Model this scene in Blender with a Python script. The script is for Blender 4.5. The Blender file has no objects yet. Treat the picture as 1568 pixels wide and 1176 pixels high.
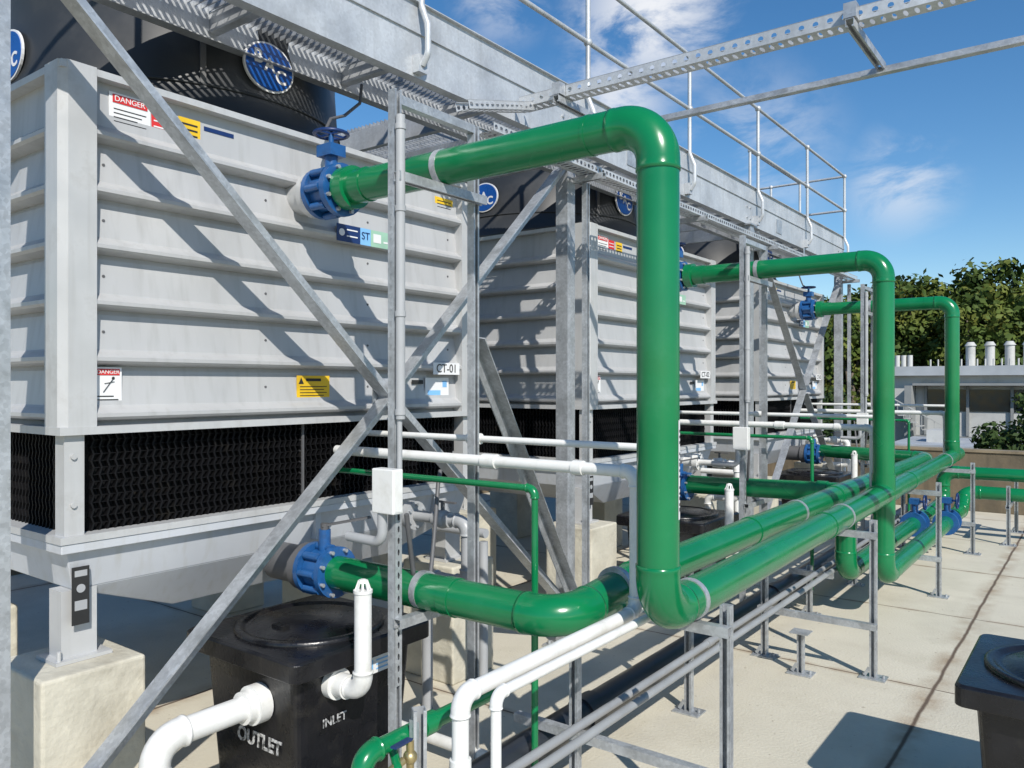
import bpy, math, random
from mathutils import Vector, Matrix
random.seed(7)
V=Vector
scene=bpy.context.scene
COL=scene.collection
H=1.9   # eye height above the roof slab; everything is built about eye level, then lifted

# ---------------------------------------------------------------- materials
def mat(name, base, rough=0.5, metal=0.0, scale=6.0, amt=0.12, bump=0.0, bscale=40.0, spec=0.5,
        dirt=None, dirt_scale=2.0, dirt_lo=0.5, dirt_hi=0.75, stretch=(1,1,1), voro=0.0, streak=None):
    m=bpy.data.materials.new(name); m.use_nodes=True
    nt=m.node_tree; N=nt.nodes; L=nt.links
    b=N['Principled BSDF']
    b.inputs['Roughness'].default_value=rough; b.inputs['Metallic'].default_value=metal
    b.inputs['Specular IOR Level'].default_value=spec
    tc=N.new('ShaderNodeTexCoord'); mp=N.new('ShaderNodeMapping'); mp.inputs['Scale'].default_value=stretch
    L.new(tc.outputs['Object'],mp.inputs['Vector'])
    nz=N.new('ShaderNodeTexNoise'); nz.inputs['Scale'].default_value=scale; nz.inputs['Detail'].default_value=3
    L.new(mp.outputs[0],nz.inputs['Vector'])
    mr=N.new('ShaderNodeMapRange'); mr.inputs[1].default_value=0.3; mr.inputs[2].default_value=0.7
    L.new(nz.outputs['Fac'],mr.inputs[0])
    mx=N.new('ShaderNodeMix'); mx.data_type='RGBA'
    mx.inputs[6].default_value=(*[c*(1-amt) for c in base],1); mx.inputs[7].default_value=(*[min(1,c*(1+amt)) for c in base],1)
    L.new(mr.outputs[0],mx.inputs[0]); out=mx.outputs[2]
    if voro:
        vo=N.new('ShaderNodeTexVoronoi'); vo.inputs['Scale'].default_value=70
        L.new(mp.outputs[0],vo.inputs['Vector'])
        sp=N.new('ShaderNodeSeparateColor'); L.new(vo.outputs['Color'],sp.inputs[0])
        m2=N.new('ShaderNodeMapRange'); m2.inputs[3].default_value=1-voro; m2.inputs[4].default_value=1+voro
        L.new(sp.outputs[0],m2.inputs[0])
        vm=N.new('ShaderNodeVectorMath'); vm.operation='SCALE'
        L.new(out,vm.inputs[0]); L.new(m2.outputs[0],vm.inputs['Scale']); out=vm.outputs[0]
    if dirt:
        n2=N.new('ShaderNodeTexNoise'); n2.inputs['Scale'].default_value=dirt_scale; n2.inputs['Detail'].default_value=5
        n2.inputs['Roughness'].default_value=0.65
        L.new(mp.outputs[0],n2.inputs['Vector'])
        r2=N.new('ShaderNodeMapRange'); r2.inputs[1].default_value=dirt_lo; r2.inputs[2].default_value=dirt_hi
        L.new(n2.outputs['Fac'],r2.inputs[0])
        m3=N.new('ShaderNodeMix'); m3.data_type='RGBA'; L.new(r2.outputs[0],m3.inputs[0])
        L.new(out,m3.inputs[6]); m3.inputs[7].default_value=(*dirt,1); out=m3.outputs[2]
    if streak:
        mp5=N.new('ShaderNodeMapping'); mp5.inputs['Scale'].default_value=(14,14,.8); L.new(tc.outputs['Object'],mp5.inputs['Vector'])
        n5=N.new('ShaderNodeTexNoise'); n5.inputs['Scale'].default_value=1.5; n5.inputs['Detail'].default_value=4; L.new(mp5.outputs[0],n5.inputs['Vector'])
        r5=N.new('ShaderNodeMapRange'); r5.inputs[1].default_value=.52; r5.inputs[2].default_value=.78; r5.inputs[4].default_value=.5; L.new(n5.outputs['Fac'],r5.inputs[0])
        m5=N.new('ShaderNodeMix'); m5.data_type='RGBA'; L.new(r5.outputs[0],m5.inputs[0]); L.new(out,m5.inputs[6]); m5.inputs[7].default_value=(*streak,1); out=m5.outputs[2]
    L.new(out,b.inputs['Base Color'])
    r3=N.new('ShaderNodeMapRange'); r3.inputs[1].default_value=0.3; r3.inputs[2].default_value=0.7
    r3.inputs[3].default_value=max(0,rough-0.06); r3.inputs[4].default_value=min(1,rough+0.08)
    L.new(nz.outputs['Fac'],r3.inputs[0]); L.new(r3.outputs[0],b.inputs['Roughness'])
    if bump:
        n4=N.new('ShaderNodeTexNoise'); n4.inputs['Scale'].default_value=bscale; n4.inputs['Detail'].default_value=3
        L.new(tc.outputs['Object'],n4.inputs['Vector'])
        bp=N.new('ShaderNodeBump'); bp.inputs['Strength'].default_value=bump; bp.inputs['Distance'].default_value=0.01
        L.new(n4.outputs['Fac'],bp.inputs['Height']); L.new(bp.outputs[0],b.inputs['Normal'])
    return m

M_side=mat('galvanised_siding',(0.455,0.458,0.46),0.45,0.12,3,0.07,0.10,6,dirt=(0.33,0.33,0.325),dirt_scale=2.2,dirt_lo=0.52,dirt_hi=0.85,stretch=(1,1,0.35),streak=(.34,.338,.33),spec=.35)
M_trim=mat('tower_trim',(0.50,0.505,0.505),0.42,0.15,5,0.07,dirt=(0.36,0.355,0.34),dirt_scale=5,dirt_lo=0.55,dirt_hi=0.85,streak=(.37,.365,.35))
M_basin=mat('basin_sheet',(0.52,0.54,0.57),0.5,0.1,3,0.06,dirt=(0.38,0.38,0.37),dirt_scale=3,dirt_lo=0.55,dirt_hi=0.9,streak=(.40,.395,.36))
M_galv=mat('galvanised_steel',(0.45,0.47,0.49),0.40,0.5,10,0.14,voro=0.12,dirt=(0.26,0.27,0.275),dirt_scale=8,dirt_lo=0.5,dirt_hi=0.8)
M_galv2=mat('galvanised_plate',(0.54,0.56,0.58),0.45,0.35,4,0.10,voro=0.07,dirt=(0.37,0.38,0.39),dirt_scale=3,dirt_lo=0.5,dirt_hi=0.8,streak=(.39,.40,.40))
M_shroud=mat('fan_shroud_grey',(0.035,0.038,0.042),0.42,0.0,3,0.15,dirt=(0.06,0.06,0.06),dirt_scale=3,spec=.35)
M_black=mat('black_fill_plastic',(0.004,0.004,0.005),0.6,0,20,0.3,dirt=(.02,.017,.012),dirt_scale=9,dirt_lo=.58,dirt_hi=.8,spec=.2)
M_tank=mat('black_polyethylene',(0.008,0.008,0.010),0.28,0,8,0.3,0.15,60,dirt=(0.04,0.037,0.032),dirt_scale=6,dirt_lo=0.56,dirt_hi=0.85)
M_green=mat('green_polypropylene',(0.003,0.165,0.055),0.21,0,3,0.10,0.04,12,dirt=(0.02,0.19,0.085),dirt_scale=4,dirt_lo=0.55,dirt_hi=0.9,spec=.6)
M_blue=mat('blue_valve_paint',(0.016,0.095,0.28),0.32,0,10,0.25,dirt=(0.015,0.05,0.13),dirt_scale=10)
M_wheel=mat('dark_blue_handwheel',(0.008,0.03,0.12),0.35)
M_pvc=mat('white_pvc',(0.72,0.72,0.70),0.33,0,5,0.04,dirt=(0.52,0.51,0.46),dirt_scale=9,dirt_lo=0.52,dirt_hi=0.9)
M_gpvc=mat('grey_pvc',(0.36,0.37,0.38),0.4,0,5,0.08)
M_cond=mat('grey_conduit',(0.27,0.28,0.29),0.4,0,5,0.1)
M_bpvc=mat('black_pipe',(0.022,0.026,0.034),0.35,0,5,0.2)
M_conc=mat('cream_concrete',(0.54,0.51,0.42),0.85,0,5,0.10,0.6,25,dirt=(0.36,0.33,0.26),dirt_scale=4,dirt_lo=0.48,dirt_hi=0.8)
M_wall=mat('stained_render',(0.20,0.155,0.10),0.9,0,2,0.2,0.5,20,dirt=(0.08,0.07,0.05),dirt_scale=1.2,dirt_lo=0.42,dirt_hi=0.7,stretch=(1,1,0.5),streak=(.07,.06,.045))
M_white=mat('label_white',(0.75,0.75,0.75),0.5,0,5,0.02)
M_paint=mat('stencil_paint',(0.5,0.5,0.5),0.6,0,5,0.02,dirt=(.05,.05,.05),dirt_scale=40,dirt_lo=.45,dirt_hi=.6)
M_red=mat('label_red',(0.6,0.03,0.03),0.5)
M_yel=mat('label_yellow',(0.75,0.48,0.02),0.5,dirt=(.55,.34,.02),dirt_scale=8)
M_navy=mat('label_navy',(0.01,0.03,0.12),0.35)
M_logo=mat('badge_blue',(0.008,0.08,0.33),0.3)
M_ink=mat('label_ink',(0.02,0.02,0.02),0.6)
M_lgreen=mat('label_green',(0.3,0.5,0.38),0.5)
M_lblue=mat('label_blue',(0.2,0.45,0.75),0.5)
M_cable=mat('grey_cable',(0.10,0.10,0.105),0.5)

# ---------------------------------------------------------------- mesh builder
class MB:
    def __init__(s): s.v=[];s.f=[];s.s=[]
    def add(s,vs,fs,sm=False):
        o=len(s.v); s.v+= [tuple(p) for p in vs]; s.f+=[tuple(i+o for i in f) for f in fs]; s.s+=[sm]*len(fs)
    def box(s,x0,x1,y0,y1,z0,z1):
        s.add([(x0,y0,z0),(x1,y0,z0),(x1,y1,z0),(x0,y1,z0),(x0,y0,z1),(x1,y0,z1),(x1,y1,z1),(x0,y1,z1)],
              [(0,3,2,1),(4,5,6,7),(0,1,5,4),(1,2,6,5),(2,3,7,6),(3,0,4,7)]); return s
    def hexa(s,b,t):
        s.add(list(b)+list(t),[(0,3,2,1),(4,5,6,7),(0,1,5,4),(1,2,6,5),(2,3,7,6),(3,0,4,7)]); return s
    def frame(s,a,b,up):
        d=(b-a).normalized(); side=d.cross(up)
        if side.length<1e-4: side=d.cross(V((1,0,0)))
        side.normalize(); u=side.cross(d).normalized(); return d,side,u
    def obox(s,a,b,w,h,up=V((0,0,1))):
        a=V(a);b=V(b); d,sd,u=s.frame(a,b,V(up))
        q=[(-w/2,-h/2),(w/2,-h/2),(w/2,h/2),(-w/2,h/2)]
        vs=[a+sd*x+u*y for x,y in q]+[b+sd*x+u*y for x,y in q]
        s.add(vs,[(3,2,1,0),(4,5,6,7),(0,1,5,4),(1,2,6,5),(2,3,7,6),(3,0,4,7)]); return s
    def prof(s,a,b,pts,up=V((0,0,1)),sm=False):
        a=V(a);b=V(b); d,sd,u=s.frame(a,b,V(up)); n=len(pts)
        vs=[a+sd*x+u*y for x,y in pts]+[b+sd*x+u*y for x,y in pts]
        fs=[(i,(i+1)%n,n+(i+1)%n,n+i) for i in range(n)]
        s.add(vs,fs,sm); s.add(vs[:n],[tuple(range(n-1,-1,-1))]); s.add(vs[n:],[tuple(range(n))]); return s
    def angle(s,a,b,w,up,t=0.007,flip=1):
        pts=[(-w/2,0),(w/2,0),(w/2,t),(-w/2+t*1.0,t),(-w/2+t,w),(-w/2,w)]
        if flip<0: pts=[(-x,y) for x,y in pts][::-1]
        return s.prof(a,b,pts,up)
    def strut(s,a,b,up,w=0.041):
        t=0.003;l=0.010;h=w/2
        pts=[(-h,-h),(h,-h),(h,h),(l,h),(l,h-t*2.5),(h-t,h-t*2.5),(h-t,-h+t),(-h+t,-h+t),(-h+t,h-t*2.5),(-l,h-t*2.5),(-l,h),(-h,h)]
        return s.prof(a,b,pts,up)
    def sweep(s,pts,r,seg=20,caps=True):
        pts=[V(p) for p in pts]; n=len(pts); rings=[]
        rr=r if isinstance(r,(list,tuple)) else [r]*n
        t0=(pts[1]-pts[0]).normalized()
        ref=V((0,0,1)) if abs(t0.z)<0.9 else V((1,0,0))
        nrm=t0.cross(ref).normalized(); prev=t0
        for i,p in enumerate(pts):
            if i==0: t=t0
            elif i==n-1: t=(pts[-1]-pts[-2]).normalized()
            else: t=((pts[i]-pts[i-1]).normalized()+(pts[i+1]-pts[i]).normalized()).normalized()
            q=prev.rotation_difference(t); nrm=(q@nrm).normalized(); prev=t
            bn=t.cross(nrm)
            rings.append([p+(nrm*math.cos(2*math.pi*k/seg)+bn*math.sin(2*math.pi*k/seg))*rr[i] for k in range(seg)])
        vs=[x for rg in rings for x in rg]
        fs=[(i*seg+k,i*seg+(k+1)%seg,(i+1)*seg+(k+1)%seg,(i+1)*seg+k) for i in range(n-1) for k in range(seg)]
        s.add(vs,fs,True)
        if caps:
            s.add(rings[0],[tuple(range(seg-1,-1,-1))]); s.add(rings[-1],[tuple(range(seg))])
        return s
    def cyl(s,a,b,r,seg=20,r2=None):
        return s.sweep([a,b],[r,r if r2 is None else r2],seg)
    def pipe(s,pts,r,R=None,seg=20,collar=0.0,arcn=8,capA=True):
        pts=[V(p) for p in pts]; R=R or r*1.6; path=[pts[0]]; cols=[]
        for i in range(1,len(pts)-1):
            P=pts[i]; a=(P-pts[i-1]).normalized(); b=(pts[i+1]-P).normalized()
            ang=a.angle(b)
            if ang<0.01: continue
            t=R*math.tan(ang/2); st=P-a*t; en=P+b*t
            nn=(b-a*a.dot(b)).normalized(); c=st+nn*R
            arc=[c+(-nn*math.cos(ang*k/arcn)+a*math.sin(ang*k/arcn))*R for k in range(arcn+1)]
            path+=arc
            if collar: cols.append((st,a,arc,b,en))
        path.append(pts[-1]); s.sweep(path,r,seg)
        for st,a,arc,b,en in cols:
            L=r*0.5
            full=[st-a*L,st-a*(L-0.001),st-a*(L*0.6),st-a*(L*0.5)]+arc+[en+b*(L*0.5),en+b*(L*0.6),en+b*(L-0.001),en+b*L]
            rr=[r*1.0,r*(1+collar*1.5),r*(1+collar*1.5),r*(1+collar)]+[r*(1+collar)]*len(arc)+[r*(1+collar),r*(1+collar*1.5),r*(1+collar*1.5),r]
            s.sweep(full,rr,seg)
        return s
    def ball(s,c,r,seg=12,rings=8,sc=(1,1,1)):
        c=V(c); vs=[];fs=[]
        for i in range(rings+1):
            th=math.pi*i/rings
            for k in range(seg):
                ph=2*math.pi*k/seg
                vs.append(c+V((r*sc[0]*math.sin(th)*math.cos(ph),r*sc[1]*math.sin(th)*math.sin(ph),r*sc[2]*math.cos(th))))
        for i in range(rings):
            for k in range(seg):
                fs.append((i*seg+k,(i+1)*seg+k,(i+1)*seg+(k+1)%seg,i*seg+(k+1)%seg))
        s.add(vs,fs,True); return s
    def torus(s,c,axis,R,r,seg=24,sr=8):
        axis=V(axis).normalized(); u=axis.cross(V((0,0,1)))
        if u.length<1e-3: u=V((1,0,0))
        u.normalize(); w=axis.cross(u); c=V(c); vs=[];fs=[]
        for i in range(seg):
            a=2*math.pi*i/seg; dr=u*math.cos(a)+w*math.sin(a)
            for k in range(sr):
                b=2*math.pi*k/sr; vs.append(c+dr*(R+r*math.cos(b))+axis*r*math.sin(b))
        for i in range(seg):
            for k in range(sr):
                fs.append((i*sr+k,((i+1)%seg)*sr+k,((i+1)%seg)*sr+(k+1)%sr,i*sr+(k+1)%sr))
        s.add(vs,fs,True); return s
    def perf(s,o,du,dv,length,width,pitch,hu,hv):
        """flat plate pierced with rounded holes; o corner, du along, dv across"""
        o=V(o);du=V(du).normalized();dv=V(dv).normalized(); n=max(1,int(length/pitch)); p=length/n
        for i in range(n):
            c=o+du*(p*(i+.5))+dv*(width/2)
            out=[(-1,-1),(0,-1),(1,-1),(1,0),(1,1),(0,1),(-1,1),(-1,0)]
            vs=[c+du*x*p/2+dv*y*width/2 for x,y in out]
            for x,y in out:
                k=0.72 if x and y else 1.0
                vs.append(c+du*x*k*hu/2+dv*y*k*hv/2)
            s.add(vs,[(k,(k+1)%8,8+(k+1)%8,8+k) for k in range(8)])
        return s
    def obj(s,name,m,parent,bevel=0,col=None):
        me=bpy.data.meshes.new(name); me.from_pydata(s.v,[],s.f); me.update()
        me.polygons.foreach_set('use_smooth',s.s); me.materials.append(m)
        ob=bpy.data.objects.new(name,me); COL.objects.link(ob)
        if parent: ob.parent=parent
        if bevel:
            bm=ob.modifiers.new('b','BEVEL'); bm.width=bevel; bm.segments=3; bm.limit_method='ANGLE'
        return ob
def E(name):
    e=bpy.data.objects.new(name,None); e.empty_display_size=0.2; COL.objects.link(e); return e
def text(parent,name,s,loc,size,face,m,ext=0.0008,off=0.0):
    c=bpy.data.curves.new(name,'FONT'); c.body=s; c.size=size; c.align_x='CENTER'; c.align_y='CENTER'; c.extrude=ext; c.offset=off
    c.materials.append(m); o=bpy.data.objects.new(name,c); COL.objects.link(o); o.parent=parent; o.location=loc
    o.rotation_euler={'+X':(math.pi/2,0,math.pi/2),'-Y':(math.pi/2,0,0)}[face]; return o

# ---------------------------------------------------------------- cooling tower
FX=-3.45; TW=2.52; TD=2.7; ZT=1.32; ZB=-0.18; ZL=-0.635
RO=0.055
def siding(mb,o,du,dn,length,z0,z1):
    """ribbed sheet: each course is a flat pan ending in a proud folded lip that throws a shadow line"""
    o=V(o);du=V(du);dn=V(dn); per=(z1-.04-z0-.03)/6.0
    pr=[(0.0,z0)]; z=z0+.03
    for c in range(6):
        zb=z+c*per
        pr+=[(-0.022,zb-.010),(RO-.014,zb),(RO,zb+.010),(RO,zb+.026),(RO-.012,zb+.036),(RO*.35,zb+.052),(0.012,zb+.060)]
        if c<5: pr.append((-0.012,zb+per-.03))
    pr.append((0.0,z1))
    vs=[];fs=[]
    for off,zz in pr:
        vs.append(o+dn*off+V((0,0,zz))); vs.append(o+du*length+dn*off+V((0,0,zz)))
    for i in range(len(pr)-1): fs.append((2*i,2*i+1,2*i+3,2*i+2))
    mb.add(vs,fs)
def louvre(mb,o,du,dn,length,z0,z1):
    o=V(o);du=V(du);dn=V(dn); n=int(length/0.034); rows=14; p=length/n; dz=(z1-z0)/rows
    for i in range(n+1):
        base=o+du*(p*i)
        vs=[]
        for j in range(rows+1):
            off=0.0055*(1 if j%2 else -1); z=z0+dz*j
            vs+= [base+du*(off-0.004)+V((0,0,z)), base+du*(off+0.004)+V((0,0,z)), base+du*(off+0.0)+V((0,0,z))-dn*0.035]
        fs=[]
        for j in range(rows):
            a=3*j;b=3*j+3
            fs+=[(a,a+1,b+1,b),(a+1,a+2,b+2,b+1),(a+2,a,b,b+2)]
        mb.add(vs,fs)
    for j in range(1,rows):
        z=z0+dz*j
        a=o+V((0,0,z))-dn*0.016; mb.obox(a,a+du*length,0.016,0.003)
def label(parent,name,x,y0,y1,z0,z1,m,t=0.003):
    return MB().box(x,x+t,y0,y1,z0,z1).obj(name,m,parent)
def tower(y0,first=False):
    T=E('cooling_tower'); y1=y0+TW; x1=FX; x0=FX-TD
    mb=MB(); siding(mb,(x1,y0+.07,0),(0,1,0),(1,0,0),TW-.14,ZB,ZT)
    siding(mb,(x0+.07,y0,0),(1,0,0),(0,-1,0),TD-.14,ZB,ZT)
    siding(mb,(x1-.07,y1,0),(-1,0,0),(0,1,0),TD-.14,ZB,ZT)
    siding(mb,(x0,y1-.07,0),(0,-1,0),(-1,0,0),TW-.14,ZB,ZT)
    mb.obj('corrugated_casing',M_side,T)
    mb=MB()
    for cx,sx in ((x1,1),(x0,-1)):
        for cy,sy in ((y0,-1),(y1,1)):
            o=0.060; w=0.085; ch=0.03
            X=cx+sx*o; Y=cy+sy*o
            pts=[(X-sx*ch,Y),(X,Y-sy*ch),(X,cy-sy*w),(cx-sx*w,cy-sy*w),(cx-sx*w,Y)]
            n=5; vs=[(a,b,ZB) for a,b in pts]+[(a,b,ZT+.004) for a,b in pts]
            mb.add(vs,[(i,(i+1)%n,n+(i+1)%n,n+i) for i in range(n)]+[tuple(range(n)),tuple(range(n,2*n))])
    mb.obj('corner_posts',M_trim,T)
    mb=MB()
    for z,h,o in ((ZT-.030,0.03,0.056),(ZB-0.03,0.033,0.064),(ZL-0.02,0.03,0.06)):
        mb.box(x0-o,x1+o,y0-o,y0+.02,z,z+h); mb.box(x0-o,x1+o,y1-.02,y1+o,z,z+h)
        mb.box(x1-.02,x1+o,y0+.0201,y1-.0201,z,z+h); mb.box(x0-o,x0+.02,y0+.0201,y1-.0201,z,z+h)
    mb.obj('trim_rails',M_trim,T)
    mb=MB(); mb.box(x0+.02,x1-.021,y0+.021,y1-.021,ZT-.02,ZT+0.03); mb.obj('fan_deck',M_shroud,T)
    cx=FX-1.30; cy=(y0+y1)/2
    mb=MB(); prof=[(1.20,ZT+.03),(1.12,ZT+.07),(1.03,ZT+.15),(0.985,ZT+.28),(0.965,ZT+.6),(0.97,ZT+.8),(1.0,ZT+.86),(0.97,ZT+.87),(0.93,ZT+.6),(0.93,ZT+.1)]
    sg=64; vs=[];fs=[]
    for r,z in prof:
        for k in range(sg):
            a=2*math.pi*k/sg; vs.append((cx+r*math.cos(a),cy+r*math.sin(a),z))
    for i in range(len(prof)-1):
        for k in range(sg): fs.append((i*sg+k,i*sg+(k+1)%sg,(i+1)*sg+(k+1)%sg,(i+1)*sg+k))
    mb.add(vs,fs,True); mb.torus((cx,cy,ZT+.27),(0,0,1),0.99,0.010,64,6)
    mb.obj('fan_shroud',M_shroud,T)
    mb=MB()
    for a in (-24,66,156,246):
        a=math.radians(a); mb.obox((cx+.975*math.cos(a),cy+.975*math.sin(a),ZT+.25),(cx+.975*math.cos(a),cy+.975*math.sin(a),ZT+.86),.03,.04,V((math.cos(a),math.sin(a),0)))
    mb.obj('shroud_seams',M_cable,T)
    mb=MB()
    for k in range(6):
        a=k*math.pi/3; d=V((math.cos(a),math.sin(a),0)); mb.obox(V((cx,cy,ZT+.62))+d*.1,V((cx,cy,ZT+.66))+d*.88,0.16,0.02,V((0,0.3,1)))
    mb.cyl((cx,cy,ZT+.45),(cx,cy,ZT+.72),0.12); mb.obj('fan_blades',M_gpvc,T)
    mb=MB(); z=ZT+.88
    for r in [0.1*i for i in range(1,10)]: mb.torus((cx,cy,z),(0,0,1),r+.06,0.004,48,4)
    for k in range(8):
        a=k*math.pi/4; mb.obox((cx,cy,z-.01),(cx+.97*math.cos(a),cy+.97*math.sin(a),z-.01),.01,.01)
    mb.obj('fan_guard',M_galv,T)
    for face in ('+X','-Y'):
        mb1=MB();mb2=MB();n=32
        if face=='+X': C=V((cx+.985,cy-.05,ZT+.45)); du=V((0,1,0)); dn=V((1,0,0))
        else: C=V((cx,cy-.985,ZT+.45)); du=V((1,0,0)); dn=V((0,-1,0))
        for m_,ra,rb,off in ((mb1,.165,.138,0.006),(mb2,.154,.127,0.009)):
            A=C+dn*off; vs=[A+du*ra*math.cos(2*math.pi*k/n)+V((0,0,rb*math.sin(2*math.pi*k/n))) for k in range(n)]
            vs2=[p-dn*.012 for p in vs]
            m_.add(vs+vs2,[tuple(range(n))]+[(k,(k+1)%n,n+(k+1)%n,n+k) for k in range(n)])
        mb1.obj('badge_rim',M_white,T); mb2.obj('badge_face',M_logo,T)
        for ch,a,b in (('B',-.075,.04),('A',0,.01),('C',.075,-.04)):
            text(T,'badge_letter',ch,C+du*a+dn*.0105+V((0,0,b)),0.105,face,M_white,off=.003)
    mb=MB(); louvre(mb,(x1-.01,y0+.1,0),(0,1,0),(1,0,0),TW-.2,ZL+.01,ZB-.03)
    louvre(mb,(x0+.1,y0+.01,0),(1,0,0),(0,-1,0),TD-.2,ZL+.01,ZB-.03)
    mb.box(x0+.06,x1-.055,y0+.055,y1-.06,ZL,ZB); mb.obj('air_inlet_louvres',M_black,T)
    mb=MB()
    for cx_ in (x0+.03,x1-.0):
        for cy_ in (y0+.0,y1-.0):
            mb.box(cx_-.045,cx_+.035,cy_-.035,cy_+.045,ZL+.01,ZB-.03) if cy_==y0 else mb.box(cx_-.045,cx_+.035,cy_-.045,cy_+.035,ZL+.01,ZB-.03)
    for zz in (-.30,-.50): mb.cyl((x1+.036,y0-.0,zz),(x1+.045,y0-.0,zz),.012,8)
    mb.obj('inlet_corner_legs',M_trim,T)
    MB().box(x1-.03,x1+.0,y0+1.193,y0+1.205,ZL+.01,ZB-.03).obj('louvre_joint',M_cable,T)
    mb=MB(); a=.055; i=.16
    mb.box(x0-a,x1+a,y0-a,y1+a,ZL-.06,ZL-.021)
    def rg(e,za,zb): return [(x0-e,y0-e,za),(x1+e,y0-e,za),(x1+e,y1+e,zb),(x0-e,y1+e,zb)]
    mb.hexa(rg(-.02,-.86,-.86),rg(.02,ZL-.0601,ZL-.0601))
    mb.hexa([(x0+i,y0+.55,-1.06),(x1-i,y0+.55,-1.06),(x1-i,y1-.55,-1.06),(x0+i,y1-.55,-1.06)],rg(-.021,-.8601,-.8601))
    for yy in (1.26,2.2): mb.box(x1-.05,x1+.03,y0+yy,y0+yy+.035,-.84,ZL-.0601)
    mb.obj('cold_water_basin',M_basin,T,bevel=.004)
    mb=MB()
    for lx in (x1-.07,x1-1.35,x0+.12):
        for ly in (y0+.02,y1-.12):
            mb.box(lx-.055,lx+.055,ly-.045,ly+.10,-1.14,-.861); mb.box(lx-.09,lx+.09,ly-.08,ly+.15,-1.155,-1.14)
            mb.cyl((lx+.07,ly-.06,-1.14),(lx+.07,ly-.06,-1.10),.009,8)
    mb.obj('support_legs',M_trim,T)
    MB().box(x1+.021,x1+.026,y0+.0,y0+.07,-1.0,-.76).obj('nameplate',M_ink,T)
    mb=MB(); mb.box(x1+.026,x1+.028,y0+.01,y0+.06,-.94,-.90); mb.box(x1+.026,x1+.028,y0+.01,y0+.06,-.80,-.775); mb.cyl((x1+.026,y0+.035,-.85),(x1+.028,y0+.035,-.85),.018,14); mb.obj('nameplate_print',M_gpvc,T)
    P=MB()
    for lx in (x1-.07,x1-1.35,x0+.12):
        for ly in (y0+.04,y1-.07):
            P.box(lx-.22,lx+.22,ly-.21,ly+.21,-1.9,-1.156)
    P.obj('concrete_piers',M_conc,T,bevel=.014)
    f=x1-.031; Y=lambda a:y0+a-1.54
    label(T,'danger_sign',f+.037,Y(1.70),Y(1.885),1.105,1.262,M_white); label(T,'danger_header',f+.0405,Y(1.715),Y(1.87),1.218,1.253,M_red,.002)
    text(T,'danger_text','DANGER',(f+.0435,Y(1.79),1.2355),.034,'+X',M_white)
    for k in range(5): label(T,'print_line',f+.0405,Y(1.72),Y(1.865-.02*(k%3)),1.190-k*.018,1.194-k*.018,M_ink,.001)
    label(T,'red_sign',f+.037,Y(1.89),Y(1.99),1.13,1.24,M_red)
    for k in range(3): label(T,'print_line',f+.0405,Y(1.90),Y(1.98),1.21-k*.026,1.216-k*.026,M_white,.001)
    label(T,'yellow_sign',f+.037,Y(2.02),Y(2.13),1.14,1.24,M_yel)
    for k in range(3): label(T,'print_line',f+.0405,Y(2.035),Y(2.115),1.208-k*.025,1.216-k*.025,M_ink,.001)
    label(T,'strip_label',f+.037,Y(2.15),Y(2.31),1.205,1.225,M_navy)
    fm=x1+RO-.036
    label(T,'makers_label',fm+.037,Y(2.92),Y(3.09),.79,.885,M_navy); label(T,'makers_label',fm+.037,Y(3.092),Y(3.17),.79,.885,M_lblue); label(T,'makers_label',fm+.037,Y(3.172),Y(3.34),.79,.885,M_lgreen)
    for k in range(2): label(T,'print_line',fm+.0405,Y(2.99),Y(3.07),.855-k*.035,.862-k*.035,M_white,.001)
    MB().cyl((fm+.04,Y(2.955),.84),(fm+.042,Y(2.955),.84),.020).obj('print_dot',M_white,T)
    text(T,'print_text','ST',(fm+.042,Y(3.13),.84),.06,'+X',M_navy)
    label(T,'print_line',fm+.0405,Y(3.19),Y(3.25),.815,.865,M_white,.001); label(T,'print_line',fm+.0405,Y(3.27),Y(3.32),.82,.83,M_white,.001)
    MB().box(x1-.01,fm+.0369,Y(2.95),Y(3.30),.80,.88).obj('label_bracket',M_trim,T)
    label(T,'danger_sign',f+.037,Y(1.635),Y(1.755),-.085,.072,M_white); label(T,'danger_header',f+.0405,Y(1.645),Y(1.745),.038,.065,M_red,.002)
    text(T,'danger_text','DANGER',(f+.0435,Y(1.695),.0515),.024,'+X',M_white)
    mbx=MB(); mbx.obox((f+.041,Y(1.675),-.035),(f+.041,Y(1.715),.020),.002,.006,V((1,0,0))); mbx.obox((f+.041,Y(1.68),.002),(f+.041,Y(1.722),.010),.002,.005,V((1,0,0))); mbx.ball((f+.041,Y(1.718),.025),.007,8,6,(.3,1,1)); mbx.box(f+.0405,f+.0415,Y(1.65),Y(1.74),-.07,-.065); mbx.box(f+.0405,f+.0415,Y(1.65),Y(1.72),-.055,-.050)
    mbx.obj('danger_pictogram',M_ink,T)
    label(T,'warning_sign',f+.037,Y(2.69),Y(2.91),-.085,.045,M_yel)
    mbx=MB(); mbx.add([(f+.0412,Y(2.70),-.0),(f+.0412,Y(2.735),-.0),(f+.0412,Y(2.7175),.035)],[(0,1,2)]); mbx.box(f+.0405,f+.0415,Y(2.75),Y(2.85),.015,.030)
    for k in range(4): mbx.box(f+.0405,f+.0415,Y(2.71),Y(2.89-.02*(k%2)),-.016-k*.016,-.012-k*.016)
    mbx.obj('warning_print',M_ink,T)
    label(T,'warning_sign',f+.037,Y(3.77),Y(3.94),1.12,1.20,M_yel)
    for k in range(3): label(T,'print_line',f+.0405,Y(3.79),Y(3.92),1.175-k*.02,1.18-k*.02,M_ink,.001)
    label(T,'tower_tag',fm+.037,Y(3.70),Y(3.95),.06,.135,M_white)
    n=int(round((y0-1.54)/4.08))+1
    text(T,'tower_tag_text','CT-0%d'%n,(fm+.0415,Y(3.825),.097),.075,'+X',M_ink)
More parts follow.
